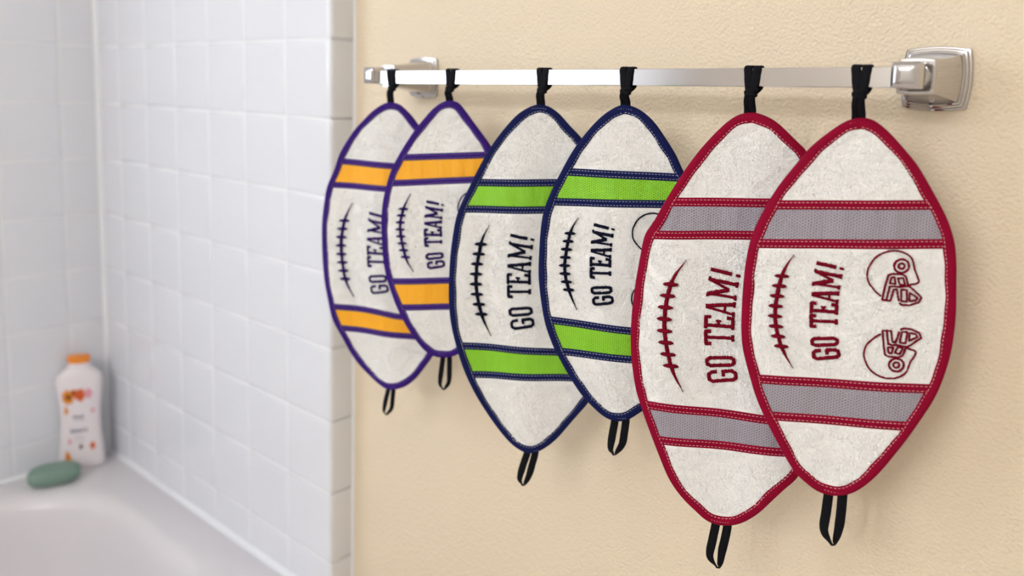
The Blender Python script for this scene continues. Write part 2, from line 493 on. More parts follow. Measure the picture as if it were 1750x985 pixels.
        # bar-tack rows over the loops, top and bottom
        for v0, u0 in ((self.vt - 3.6, 0), (self.vb + 3.6, self.bu)):
            self.dashes(mb, [(u0 + x, v0 - (x*x)/60*(1 if v0 > -50 else -1)) for x in np.linspace(-8, 8, 9)], 2.85, 1.1, 1.2, 0.2, 0.15)
        mb.build('stitching', mt['stitch'], bind)
        # trim ribbons and mesh bands
        rw = 7.4 if self.small else 7.6
        for top, bot in ((0, 1), (2, 3)):
            def rail(k, dv, m=5.0, n=40):
                a, b = self.crossing(k, -1), self.crossing(k, 1)
                # rails inside the outline at their own height
                v = self.band_v(k, 0) + dv
                ka, kb = float(self.uL(self.band_v(k, a) + dv)) + m, float(self.uR(self.band_v(k, b) + dv)) - m
                return np.array([(u, self.band_v(k, u) + dv) for u in np.linspace(ka, kb, n)])
            t1 = rail(top, -rw*0.9); b1 = rail(bot, rw*0.9)
            vs = []; rows = 12
            for r in range(rows + 1):
                f = r/rows
                for j in range(40):
                    q = t1[j]*(1 - f) + b1[j]*f; vs.append(T(q[0], q[1], 1.95))
            fs = [(r*40+j, (r+1)*40+j, (r+1)*40+j+1, r*40+j+1) for r in range(rows) for j in range(39)]
            link('mesh_band', vs, fs, mt['mesh'], root)
            for k, s in ((top, -1), (bot, 1)):
                mb = MB(); self.strip(mb, rail(k, s*rw/2), rw/2, 1.9, 0.6)
                o = mb.build('trim_ribbon', mt['bind'], root)
                mb = MB()
                self.dashes(mb, rail(k, s*(rw/2 - 1.9), 6), 2.55); self.dashes(mb, rail(k, s*(rw/2 + 1.9), 6), 2.55)
                mb.build('stitching', mt['stitch'], o)
        # embroidered laces
        mb = MB()
        lc = catmull(self.lace, 60)
        sc_ = 1.0 if self.small else 1.22
        s = np.linspace(0, 1, 60)
        hw = [max(0.15, 1.5*sc_*min(1, min(x, 1 - x)/0.2)) for x in s]
        self.strip(mb, lc, hw, 1.5, 1.9, dome=0.5, jitter=0.15)
        i0 = int(np.argmin(np.linalg.norm(lc - np.array(self.lace[1]), axis=1)))
        i1 = int(np.argmin(np.linalg.norm(lc - np.array(self.lace[3]), axis=1)))
        for k in range(8):
            x = i0 + (i1 - i0)*k/7; j = int(x); c = lc[j] + (lc[min(j+1, 59)] - lc[j])*(x - j)
            h = 5.4*sc_; tilt = 0.04
            path = [(c[0] + h*t, c[1] + tilt*h*t) for t in np.linspace(-1, 1, 11)]
            self.strip(mb, path, [0.3 + 1.15*sc_*(1 - abs(t)**4) for t in np.linspace(-1, 1, 11)], 2.2, 2.0, dome=0.9, jitter=0.12)
        mb.build('embroidered_laces', mt['emb'], root)
        # lettering: GO TEAM! in narrow slab capitals, reading upwards
        k = 1.0 if self.small else 1.29
        uc, vc = (-15.6, -150.4) if self.small else (-15.4, -181.5)
        R = 205.0*k; A0 = 38.5; rot = 0.035
        hgt = 20.5*(1.0 if self.small else 1.22)
        def place(a, b):
            phi = (a - A0)*k/R; r = R + (b - 0.5)*hgt
            x = R - r*math.cos(phi); y = r*math.sin(phi)
            return (uc + x*math.cos(rot) - y*math.sin(rot)*1.0, vc + x*math.sin(rot) + y*math.cos(rot))
        mb = MB()
        def stroke(pts, w=2.0, closed=False):
            P = [place(a, b) for a, b in pts]
            dense = []
            m = len(P)
            for i in range(m if closed else m - 1):
                p0, p1 = np.array(P[i]), np.array(P[(i+1) % m])
                q = max(2, int(np.linalg.norm(p1 - p0)/0.55))
                for t in range(q): dense.append(p0 + (p1 - p0)*t/q)
            if not closed: dense.append(np.array(P[-1]))
            self.strip(mb, dense, w*(1.32 if self.small else 1.22)*k**0.7/2, 1.5, 1.6, close=closed, dome=0.4, jitter=0.16)
        x = 0.0      # G
        stroke([(7.3, .66), (7.3, .84), (5.9, .95), (2.4, .95), (1.1, .84), (1.1, .16), (2.4, .05), (5.9, .05), (7.3, .16), (7.3, .46), (4.0, .46)], 2.1)
        x = 10.4     # O
        stroke([(x+1.1, .84), (x+2.3, .95), (x+5.1, .95), (x+6.3, .84), (x+6.3, .16), (x+5.1, .05), (x+2.3, .05), (x+1.1, .16)], 2.1, True)
        x = 25.4     # T
        stroke([(x+.9, .76), (x+.9, .94), (x+9.0, .94), (x+9.0, .76)], 2.2); stroke([(x+4.95, .94), (x+4.95, .04)], 1.9); stroke([(x+2.8, .05), (x+7.1, .05)], 1.9)
        x = 35.8     # E
        stroke([(x+.6, .94), (x+8.2, .94), (x+8.2, .77)], 2.1); stroke([(x+2.6, .94), (x+2.6, .05)], 2.1)
        stroke([(x+2.6, .52), (x+5.8, .52)], 1.7); stroke([(x+5.8, .61), (x+5.8, .43)], 1.3); stroke([(x+.6, .05), (x+8.2, .05), (x+8.2, .25)], 2.1)
        x = 45.2     # A
        stroke([(x+1.8, .05), (x+5.0, .97)], 1.5); stroke([(x+8.8, .05), (x+5.6, .97)], 2.3); stroke([(x+3.0, .34), (x+7.8, .34)], 1.4)
        stroke([(x+.2, .045), (x+3.6, .045)], 1.7); stroke([(x+6.9, .045), (x+10.6, .045)], 1.7)
        x = 57.0     # M
        stroke([(x+1.9, .05), (x+1.9, .95)], 1.5); stroke([(x+1.5, .96), (x+6.5, .28)], 2.5); stroke([(x+6.5, .28), (x+11.2, .96)], 1.6); stroke([(x+11.0, .05), (x+11.0, .95)], 2.2)
        stroke([(x+.2, .045), (x+3.6, .045)], 1.7); stroke([(x+9.2, .045), (x+13.0, .045)], 1.7); stroke([(x+.2, .955), (x+2.4, .955)], 1.6); stroke([(x+10.6, .955), (x+13.0, .955)], 1.6)
        x = 71.4     # !
        stroke([(x+3.2, .98), (x+3.0, .27)], 2.3); stroke([(x+2.1, .07), (x+3.9, .07)], 2.6)
        mb.build('embroidered_lettering', mt['emb'], root)
        # two helmet outlines
        h1 = [[(23.9,-135.3),(20.6,-132.8),(17.2,-129.1),(14.5,-125.3),(13.2,-120.8),(13.3,-115.6),(15.1,-110.8),(17.5,-106.5),(21.4,-103.0),(25.9,-100.8),(30.4,-100.0),(35.5,-100.5),(40.3,-102.7),(43.3,-105.8),(44.7,-110.2),(45.7,-114.1),(47.5,-117.9),(49.0,-121.7),(48.0,-123.9),(45.0,-124.7),(42.6,-125.6)]]
        mask = [[(24.8,-138.1),(26.3,-126.4),(27.8,-118.8),(30.3,-117.6),(37.4,-117.6),(40.0,-119.2),(42.1,-125.9),(46.4,-129.4),(51.9,-134.5),(50.2,-138.2),(44.3,-140.8),(39.2,-141.1),(36.9,-139.7)],
                [(24.8,-138.1),(30.6,-138.4),(32.2,-129.6),(34.4,-129.2),(36.4,-138.2)], [(27.7,-138.4),(29.4,-127.6),(32.5,-126.9),(35.6,-127.4),(42.1,-126.3)]]
        cells = [[(30.2,-120.6),(29.2,-125.0),(33.2,-125.1),(32.2,-120.1)], [(34.4,-121.0),(36.3,-125.8),(39.8,-125.4),(38.1,-120.2)],
                 [(37.4,-129.2),(38.2,-138.2),(42.1,-138.2),(41.4,-129.4)], [(43.5,-131.4),(43.7,-137.6),(47.9,-137.1),(49.2,-134.8)]]
        cx, cy = (15.0, -150.4)
        ks = 1.0 if self.small else 1.22
        off = (0, 0) if self.small else (15.0*0.22 - 0.5, 0)
        vcen = -151.5 if self.small else -182.0
        for sgn in (1, -1):
            mb = MB()
            du = 0.0 if sgn > 0 else 2.2
            def mp(q, du=du, sgn=sgn):
                a = (q[0] + du)*ks; b = (q[1] + 148.3)*ks*sgn*(1.0 if sgn > 0 else 0.97)
                return (a + off[0]*0 + (0 if self.small else -2.0), vcen + 1.3*0 + b + (4.5 if sgn > 0 else 1.0)*1.0 + 0.02*(a - 30))
            def line(pts, w, closed=False, nn=None):
                P = catmull([mp(q) for q in pts], nn or max(6, int(len(pts)*7)), closed)
                self.strip(mb, P, w*1.15/2*ks**0.5, 1.5, 1.5, close=closed, dome=0.25, jitter=0.22)
            def poly(pts, w, closed=False):
                P = [np.array(mp(q)) for q in pts]; dd = []
                m = len(P)
                for i in range(m if closed else m - 1):
                    p0, p1 = P[i], P[(i+1) % m]; q = max(2, int(np.linalg.norm(p1 - p0)/0.6))
                    dd += [p0 + (p1 - p0)*t/q for t in range(q)]
                if not closed: dd.append(P[-1])
                self.strip(mb, dd, w*1.15/2*ks**0.5, 1.5, 1.5, close=closed, dome=0.25, jitter=0.22)
            for l in h1: line(l, 1.15, nn=110)
            for l in mask: poly(l, 1.25)
            for c in cells: poly(c, 1.2, True)
            for rr, w in ((5.2, 1.4), (2.1, 1.3)):
                line([(36.3 + rr*math.cos(t)*0.98, -111.3 + rr*math.sin(t)) for t in np.linspace(0, 2*math.pi, 14)[:-1]], w, True, 40)
            mb.build('embroidered_helmet', mt['emb'], root)
        self.loops()

    def local(self, X, Y, Z):
        """world point to the towel's own frame (metres)"""
        dx, dy, dz = X - self.origin[0], Y - self.origin[1], Z - self.origin[2]
        c, s = math.cos(self.rz), math.sin(self.rz)
        return (c*dx + s*dy, -s*dx + c*dy, dz)

    def ribbon3(self, mb, pts, widths, side, thick=1.1):
        """ribbon through world points (m); side = world direction of its width"""
        P = catmull(pts, 40); W = np.interp(np.linspace(0, 1, 40), np.linspace(0, 1, len(widths)), widths)/1000
        rings = []
        side = np.array(side, float)
        for i in range(40):
            t = P[min(i+1, 39)] - P[max(i-1, 0)]; t /= np.linalg.norm(t)
            sd = side if side.ndim == 1 else side[i]
            sd = sd - t*np.dot(sd, t); sd /= np.linalg.norm(sd); nn = np.cross(t, sd)*thick/2000
            a = sd*W[i]/2
            r = [P[i] - a - nn*.3, P[i] - a*.85 - nn, P[i] + a*.85 - nn, P[i] + a - nn*.3, P[i] + a + nn*.3, P[i] + a*.85 + nn, P[i] - a*.85 + nn, P[i] - a + nn*.3]
            rings.append([self.local(*q) for q in r])
        mb.loft(rings)

    def loops(self):
        bx, kx = LOOPS[self.idx]           # where it crosses the bar
        zc = bar_z(bx); zt = zc + BARH/2; zb = zc - BARH/2
        yf, yb = BARY0, BARY1
        ox, oy, oz = self.origin
        kz = zb - 0.0045
        mb = MB()
        rs = self.rs
        for s in (-1, 1):
            w = 6.6
            x1 = bx + s*0.0033
            xk = kx + s*0.0022
            lean = s*0.0006
            pts = [(xk, yf - 0.0020, kz + 0.001), (x1*0.6 + xk*0.4, yf - 0.0013, zb + 0.003), (x1, yf - 0.0010, zc + 0.002), (x1 + lean, yf - 0.0010, zt - 0.0015),
                   (x1 + lean, yf + 0.0006, zt + 0.0012), (x1 + 0.0003, (yf+yb)/2, zt + 0.0014), (x1, yb - 0.0004, zt + 0.0011), (x1, yb + 0.0011, zt - 0.002), (x1, yb + 0.0012, zc),
                   (x1, yb + 0.0010, zb + 0.001), (x1 - s*0.0005, yb - 0.0012, zb - 0.0022), (xk + 0.0004, yf + 0.0015, kz - 0.0005)]
            self.ribbon3(mb, pts, [4.6, 5.6, w, w, w, w, w, w, w, w, w, 5], (1, 0.0, 0))
        # stem from the knot down behind the binding
        for s in (-1, 1):
            xs = kx + s*0.0019; xe = ox + {3: .0014, 4: .0008, 5: -.0015, 6: -.0018}.get(self.idx, 0) + s*0.0025*math.cos(self.rz)
            self.ribbon3(mb, [(xs, yf - 0.0016 + s*0.0003, kz), (xs*.6+xe*.4, yf - 0.001 + s*.0003, kz*.6+oz*.4), (xe, oy + 0.0005, oz + 0.002), (xe, oy + 0.0008, oz - 0.006)],
                         [4.6, 5.2, 5.4, 5.4], (math.cos(self.rz), math.sin(self.rz), 0), 1.2)
        lp = mb.build('hanging_loop', M['elastic'], self.root, angle=60)
        # knot: two lumpy turns wound round the stem
        mb = MB()
        for (dz, rr, tw, w) in ((0.0009, 1.0, 0.22, 1.9), (-0.0016, 0.93, -0.12, 1.7)):
            rings = []
            for i in range(28):
                a = 2*math.pi*i/28; ca, sa = math.cos(a), math.sin(a)
                px = kx + 0.0001 + (abs(ca)**0.8)*np.sign(ca)*0.0049*rr; py = yf - 0.0012 + (abs(sa)**0.8)*np.sign(sa)*0.0027
                pz = kz + dz + tw*(px - kx) + 0.0002*math.sin(3*a)
                c = np.array((px, py, pz)); out = np.array((ca*0.6, sa, 0)); out /= np.linalg.norm(out); up = np.array((0, 0, 1.0))
                rings.append([self.local(*(c + out*math.cos(b)*0.0009 + up*math.sin(b)*w/1000)) for b in np.linspace(0, 2*math.pi, 9)[:-1]])
            rings.append(rings[0]); mb.loft(rings, False, False)
        mb.build('knot', M['elastic'], lp)
        # loop at the foot
        (l0, r0, tip, lm, rm) = FOOT[self.idx]
        bu, bv = self.bu, self.bv
        mb = MB()
        W = 7.4 if self.idx > 2 else 5.8
        def pt(q, w=0): return np.array((bu + q[0], bv + q[1], w))
        path = [pt((l0[0] + 3.0, 6), -0.6), pt((l0[0] + 3.0, -1), -0.4), pt(((l0[0]+3)*.45 + (lm[0]+3.2)*.55, lm[1]*.5), 0.4), pt((lm[0] + 3.2, lm[1]), 1.0),
                pt((tip[0]*.75 + lm[0]*.25 + 0.8, tip[1] + 4.2), 1.8), pt((tip[0] + 0.5, tip[1] + 1.9), 0.8),
                pt((tip[0]*.7 + rm[0]*.3, tip[1] + 4.4), -0.6), pt((rm[0] - 3.2, rm[1]), -1.0), pt(((r0[0]-2.6)*.5 + (rm[0]-2.6)*.5, rm[1]*.5), -0.5), pt((r0[0] - 2.6, -1), -0.4), pt((r0[0] - 2.6, 6), -0.6)]
        P = catmull(path, 70)
        ws = np.interp(np.linspace(0, 1, 70), np.linspace(0, 1, 11), [W, W, W, W, W*.8, W*.62, W*.8, W, W, W, W])
        rings = []
        for i in range(70):
            t = P[min(i+1, 69)] - P[max(i-1, 0)]; t /= np.linalg.norm(t)
            side = np.array((-t[1], t[0], 0.0)); side /= np.linalg.norm(side) + 1e-9
            f = math.exp(-((i - 34)/5.0)**2)          # the fold at the bottom turns the ribbon edge-on
            side = side*(1 - 0.55*f) + np.array((0, 0, 1.0))*0.8*f; side -= t*np.dot(side, t); side /= np.linalg.norm(side)
            nn = np.cross(t, side)*0.55; a = side*ws[i]/2
            rr = [P[i]-a-nn*.3, P[i]-a*.85-nn, P[i]+a*.85-nn, P[i]+a-nn*.3, P[i]+a+nn*.3, P[i]+a*.85+nn, P[i]-a*.85+nn, P[i]-a+nn*.3]
            base = self.wave(bu, bv)
            rings.append([(q[0]/1000, -(q[2] + base)/1000, q[1]/1000) for q in rr])
        mb.loft(rings)
        mb.build('lower_loop', M['elastic'], self.root, angle=60)

# ------------------------------------------------------------------ towel bar
BARY0, BARY1, BARH = -0.085, -0.078, 0.0152
def bar_z(x): return CZ + 0.0142 + (x + 0.70)*0.0085
LOOPS = {1: (-0.7215, -0.7186), 2: (-0.6239, -0.6239), 3: (-0.4964, -0.4956), 4: (-0.399, -0.3987), 5: (-0.2793, -0.2793), 6: (-0.1947, -0.1944)}
FOOT = {6: ((-6.9, -1.3), (9.0, 0.5), (1.7, -43.2), (-8.4, -29.9), (9.0, -26.6)),
        5: ((-6.5, -0.6), (9.0, 1.1), (0.3, -41.5), (-10.0, -29.9), (6.5, -24.5)),
        4: ((-6.5, -0.3), (9.5, 1.3), (-3.5, -36.0), (-9.5, -27.5), (7.8, -22.4)),
        3: ((-8.4, -0.4), (5.5, 0.9), (-9.2, -38.6), (-15.5, -29.0), (0.5, -25.2)),
        2: ((-6.9, -0.3), (6.5, 0.7), (-2.7, -40.2), (-9.6, -31.2), (6.8, -28.7)),
        1: ((-6.2, -0.2), (6.2, 1.0), (-5.9, -34.8), (-11.2, -27.3), (4.4, -23.9))}

def bowed(half, bow, n=10, r=0.08):
    """square outline with outward-bowed sides and tight corners (x, z)"""
    pts = []
    c = half - bow
    for k in range(4):
        a = math.pi/2*k
        for i in range(n):
            t = -1 + 2*(i + 0.5)/n
            t = max(-0.992, min(0.992, t*1.08))
            x = c + bow*(1 - t*t); y = t*c
            if abs(t) > 0.98: x -= half*0.012
            pts.append((x*math.cos(a) - y*math.sin(a), x*math.sin(a) + y*math.cos(a)))
    return pts

def post(cx, cz, parent):
    rings = []
    secs = [(0.0, 25.7, 2.4), (-2.6, 25.7, 2.4), (-3.4, 25.2, 2.4), (-3.6, 23.9, 2.3), (-5.6, 23.6, 2.3), (-6.6, 23.1, 2.2), (-6.8, 21.9, 2.1), (-8.6, 21.6, 2.1), (-9.4, 21.2, 2.0),
            (-9.8, 20.2, 1.9), (-16, 18.9, 1.7), (-26, 17.2, 1.5), (-38, 15.6, 1.2), (-50, 14.3, 1.0), (-58, 13.7, 0.9), (-61.5, 13.5, 0.9), (-62.4, 13.0, 0.8), (-62.5, 11.2, 0.7), (-61.2, 10.6, 0.6), (-61.0, 7.0, 0.4)]
    for y, h, b in secs:
        rings.append([(cx + x/1000, y/1000, cz + z/1000) for x, z in bowed(h, b)])
    mb = MB(); mb.loft(rings)
    p = mb.build('wall_post', M['satin'], parent, angle=28)
    # round neck and cushion-shaped finial that takes the bar
    mb = MB()
    circ = lambda r, y: [(cx + r*math.cos(a)/1000, y/1000, cz + r*math.sin(a)/1000) for a in np.linspace(0, 2*math.pi, 33)[:-1]]
    mb.loft([circ(9.4, -60.5), circ(9.2, -63.0), circ(7.6, -64.4), circ(7.0, -67), circ(7.0, -71), circ(8.4, -73.5), circ(8.6, -74.5)])
    mb.build('neck', M['chrome'], p, angle=40)
    mb = MB()
    sq = lambda h, y, b=0.3: [(cx + x/1000, y/1000, cz + z/1000) for x, z in bowed(h, b)]
    mb.loft([sq(8.6, -73.5), sq(9.5, -74.3), sq(9.7, -75.5, .35), sq(9.7, -89.0, .35), sq(9.5, -89.9), sq(9.2, -90.2), sq(7.0, -92.5), sq(6.6, -92.7), sq(3.0, -92.9), sq(1.0, -92.9, .1)])
    mb.build('finial', M['chrome'], p, angle=24)
    mb = MB()
    for (y, z, r) in ((-11.5, -21.3, 1.6), (-4.5, -24.4, 1.5)):
        rs_ = []
        for dz, k in ((1.2, 1), (-0.6, 1), (-1.2, .7), (-1.4, .2)):
            rs_.append([(cx + (r*k*math.cos(a))/1000, (y + r*k*math.sin(a))/1000, cz + (z + dz)/1000) for a in np.linspace(0, 2*math.pi, 13)[:-1]])
        mb.loft(rs_)
    mb.build('set_screw', M['chrome'], p)

XL, XR = -0.7552, -0.1630
tb = tag(empty('towel_bar', ((XL+XR)/2, 0, bar_z((XL+XR)/2))), 'chrome towel bar with square posts mounted on the cream wall', 'towel bar')
bpy.context.view_layer.update()
def unparent_offset(o, root):
    o.parent = root; o.matrix_parent_inverse = Matrix.Translation(root.location).inverted()
class _T: pass
mb = MB()
def barsec(x):
    z = bar_z(x); h = BARH/2; e = 0.0006
    return [(x, BARY0, z - h + e), (x, BARY0, z + h - e), (x, BARY0 + e, z + h), (x, BARY1 - e, z + h), (x, BARY1, z + h - e), (x, BARY1, z - h + e), (x, BARY1 - e, z - h), (x, BARY0 + e, z - h)]
mb.loft([barsec(XL + 0.004), barsec(XR - 0.004)])
before = set(bpy.data.objects)
mb.build('bar', M['barmetal'], None, smooth=False)
post(XL, bar_z(XL) + 0.0022, None); post(XR, bar_z(XR) + 0.0014, None)
for o in set(bpy.data.objects) - before:
    if o.parent is None: unparent_offset(o, tb)
# sub-parts of the posts (built with parent p) stay where they are

# ------------------------------------------------------------------ room shell
def tiled_plane(name, origin, a, b, n, As, Bs, hole=None, amin=None):
    """As / Bs: sorted tile-joint positions along a and b. Pillow-edged tiles over a grout bed."""
    o = np.array(origin, float); a = np.array(a, float); b = np.array(b, float); n = np.array(n, float)
    vs = []; fs = []; mi = []
    g = 0.0009
    rings = [(g, -0.0017), (g + 0.0005, -0.0011), (g + 0.0014, -0.0006), (g + 0.0030, -0.0002), (g + 0.0055, -0.00004), (g + 0.008, 0.0)]
    def quad(p, m):
        k = len(vs); vs.extend(p); fs.append((k, k+1, k+2, k+3)); mi.append(m)
    for i in range(len(As) - 1):
        for j in range(len(Bs) - 1):
            a0, a1, b0, b1 = As[i], As[i+1], Bs[j], Bs[j+1]
            if hole and a0 >= hole[0] - 1e-4 and a1 <= hole[1] + 1e-4 and b0 >= hole[2] - 1e-4 and b1 <= hole[3] + 1e-4: continue
            base = len(vs)
            for ins, d in rings:
                for x, y in ((a0+ins, b0+ins), (a1-ins, b0+ins), (a1-ins, b1-ins), (a0+ins, b1-ins)):
                    vs.append(o + a*x + b*y + n*d)
            for r in range(len(rings) - 1):
                for k in range(4):
                    l = (k+1) % 4
                    fs.append((base+r*4+k, base+r*4+l, base+(r+1)*4+l, base+(r+1)*4+k)); mi.append(0)
            r = (len(rings)-1)*4 + base
            fs.append((r, r+1, r+2, r+3)); mi.append(0)
            quad([o + a*x + b*y + n*(-0.0012) for x, y in ((a0, b0), (a1, b0), (a1, b1), (a0, b1))], 1)
    ob = link(name, vs, fs, [M['tile'], M['grout']], None, True, mi)
    sharp(ob, 75)
    return ob

ZTOP = 2.40
Zs = sorted([ZROW + TILE*k for k in range(-8, 11)])
Zs = [ZRIM - 0.02] + [z for z in Zs if z > ZRIM + 0.004] + [ZTOP]
Xs = sorted([XE - TILE*k for k in range(0, 7)] + [XC])
Xs[-1] = XE - 0.006
w = tiled_plane('wall_tub_end', (0, -STEP, 0), (1, 0, 0), (0, 0, 1), (0, -1, 0), Xs, Zs); structure(w)
# solid core behind the tiles
YL0 = -0.108
Ys = sorted([-STEP] + [YL0 - TILE*k for k in range(0, 22)])
WIN = (YL0 - TILE*16, YL0 - TILE*6, ZROW - TILE*2, ZROW + TILE*7)
w = tiled_plane('wall_left', (XC, 0, 0), (0, 1, 0), (0, 0, 1), (1, 0, 0), Ys, Zs, WIN); structure(w)
YF = Ys[0]          # front wall
# bullnose edge of the tiling
mb = MB()
prof = [(XE - 0.0072, -STEP)] + [(XE - 0.0065 + 0.0065*math.sin(t), -STEP + 0.0065 - 0.0065*math.cos(t)) for t in np.linspace(0, math.pi/2, 8)] + [(XE, -STEP + 0.02), (XE, -0.0005), (XE - 0.0072, -0.0005)]
zz = [0.0] + [z for z in sorted([ZROW + TILE*k for k in range(-11, 11)]) if z > 0.02] + [ZTOP]
for z0, z1 in zip(zz[:-1], zz[1:]):
    rings = []
    for z, ins in ((z0 + .0009, .0012), (z0 + .0013, .0005), (z0 + .003, 0.0001), (z0 + .006, 0), (z1 - .006, 0), (z1 - .003, .0001), (z1 - .0013, .0005), (z1 - .0009, .0012)):
        cx, cy = XE - 0.0072, -0.02
        rings.append([(x - (ins if x > cx + .001 else 0), y + (ins if y < -STEP + 0.006 else 0), z) for x, y in prof])
    mb.loft(rings)
structure(mb.build('trim_1', M['tile'], None, angle=60))
mb = MB(); mb.box((XC - 0.12, -STEP + 0.0014, 0), (XE - 0.003, -0.0002, ZTOP))
structure(mb.build('trim_2', M['grout'], None, smooth=False))
XR_, = (1.35,)
def slab(name, a, b, m):
    k = MB(); k.box(a, b); return structure(k.build(name, m, None, smooth=False))
slab('wall_back', (XC - 0.12, 0, 0), (XR_, 0.1, ZTOP), M['paint'])
slab('wall_right', (XR_, YF, 0), (XR_ + 0.1, 0.1, ZTOP), M['plain'])
slab('wall_front', (XC - 0.12, YF - 0.1, 0), (XR_ + 0.1, YF, ZTOP), M['plain'])
slab('floor', (XC - 0.12, YF - 0.1, -0.1), (XR_ + 0.1, 0.1, 0), M['floor'])
slab('ceiling', (XC - 0.12, YF - 0.1, ZTOP), (XR_ + 0.1, 0.1, ZTOP + 0.1), M['white'])
# unseen door, added so the towel bar reflects something darker than the wall
mb = MB(); mb.box((-1.60, YF + 0.0002, 0.004), (-0.88, YF + 0.03, 2.03))
for x0, x1 in ((-1.51, -1.28), (-1.20, -0.97)):
    for z0, z1 in ((0.2, 0.95), (1.08, 1.88)): mb.box((x0, YF + 0.0302, z0), (x1, YF + 0.038, z1))
dr = structure(mb.build('reflection_door', mat('taupe reflection door paint', srgb(196, 182, 166), 0.5), None, smooth=False))
mb = MB(); mb.loft([[(-0.925 + r_*math.cos(a), YF + y_, 1.0 + r_*math.sin(a)) for a in np.linspace(0, 2*math.pi, 17)[:-1]] for r_, y_ in ((.028, .0302), (.026, .036), (.011, .04), (.011, .06), (.027, .07), (.027, .085), (.015, .095))])
mb.build('reflection_door_handle', M['chrome'], dr, angle=40)
# caulk line round the tub and down the paint joint
mb = MB()
def cove(p0, p1, na, nb, r=0.006):
    p0, p1, na, nb = (np.array(q, float) for q in (p0, p1, na, nb))
    rings = []
    for p in (p0, p1):
        ring = [p]
        for t in np.linspace(0, math.pi/2, 7): ring.append(p + na*r*(1 - math.sin(t)) + nb*r*(1 - math.cos(t)))
        rings.append(ring)
    mb.loft(rings)
cove((XC, -STEP - .0002, ZRIM), (XE, -STEP - .0002, ZRIM), (0, -1, 0), (0, 0, 1), 0.008)
cove((XC + .0002, -STEP, ZRIM), (XC + .0002, -1.56, ZRIM), (1, 0, 0), (0, 0, 1), 0.008)
cove((XC + .0002, -STEP - .0002, ZRIM), (XC + .0002, -STEP - .0002, ZTOP), (1, 0, 0), (0, -1, 0), 0.007)
cove((XE + .0002, -.0002, 0), (XE + .0002, -.0002, ZTOP), (1, 0, 0), (0, -1, 0), 0.003)
structure(mb.build('trim_3', M['caulk'], None, angle=50))

# window over the tub, in the long tiled wall
ya, yb2, za, zb2 = WIN
mb = MB()
for (y0, y1, z0, z1) in ((ya, yb2, za, za + .03), (ya, yb2, zb2 - .03, zb2), (ya, ya + .03, za + .03, zb2 - .03), (yb2 - .03, yb2, za + .03, zb2 - .03)):
    mb.box((XC - 0.05, y0, z0), (XC - 0.001, y1, z1))
wf = mb.build('window_1', M['white'], None, smooth=False); structure(wf)
pane = mat('daylit frosted glass', (0.9, 0.95, 1.0), 0.5)
pb = pane.node_tree.nodes['Principled BSDF']
pb.inputs['Emission Color'].default_value = (0.80, 0.90, 1.0, 1); pb.inputs['Emission Strength'].default_value = PANE
mb = MB(); mb.box((XC - 0.035, ya + .03, za + .03), (XC - 0.029, yb2 - .03, zb2 - .03))
mb.build('pane', pane, wf, smooth=False)

# ------------------------------------------------------------------ bathtub
def rrect(x0, x1, y0, y1, r, z, n=14):
    pts = []
    for cx, cy, a0 in ((x1-r, y1-r, 0), (x0+r, y1-r, 90), (x0+r, y0+r, 180), (x1-r, y0+r, 270)):
        for t in np.linspace(a0, a0+90, n): pts.append((cx + r*math.cos(math.radians(t)), cy + r*math.sin(math.radians(t)), z))
    return pts
TX0, TX1, TY0, TY1 = XC + 0.0005, XE + 0.03, -1.555, -STEP - 0.0005
BX0, BX1, BY0, BY1, BR = -1.578, -0.965, -1.46, -0.128, 0.20
rings = []
rings.append(rrect(TX0, TX1, TY0, TY1, 0.012, 0.0)); rings.append(rrect(TX0, TX1, TY0, TY1, 0.012, ZRIM - 0.012))
rings.append(rrect(TX0+.002, TX1-.002, TY0+.002, TY1-.002, 0.012, ZRIM - 0.003)); rings.append(rrect(TX0+.010, TX1-.010, TY0+.01, TY1-.008, 0.012, ZRIM))
def bas(i, z): return rrect(BX0+i, BX1-i, BY0+i, BY1-i, BR - i*0.3, z)
rings.append(bas(-0.022, ZRIM + 0.0005)); rings.append(bas(-0.012, ZRIM - 0.001)); rings.append(bas(-0.004, ZRIM - 0.006)); rings.append(bas(0.003, ZRIM - 0.014)); rings.append(bas(0.008, ZRIM - 0.028))
rings.append(bas(0.013, ZRIM - 0.06)); rings.append(bas(0.019, ZRIM - 0.15)); rings.append(bas(0.03, ZRIM - 0.24)); rings.append(bas(0.075, ZRIM - 0.30)); rings.append(bas(0.12, ZRIM - 0.325)); rings.append(bas(0.2, ZRIM - 0.33))
mb = MB(); mb.loft(rings, cap0=False, cap1=True)
tub = mb.build('bathtub', M['tub'], None, angle=60)
tag(tub, 'white enamel bathtub below the tiled walls, its far corner in view', 'bathtub')

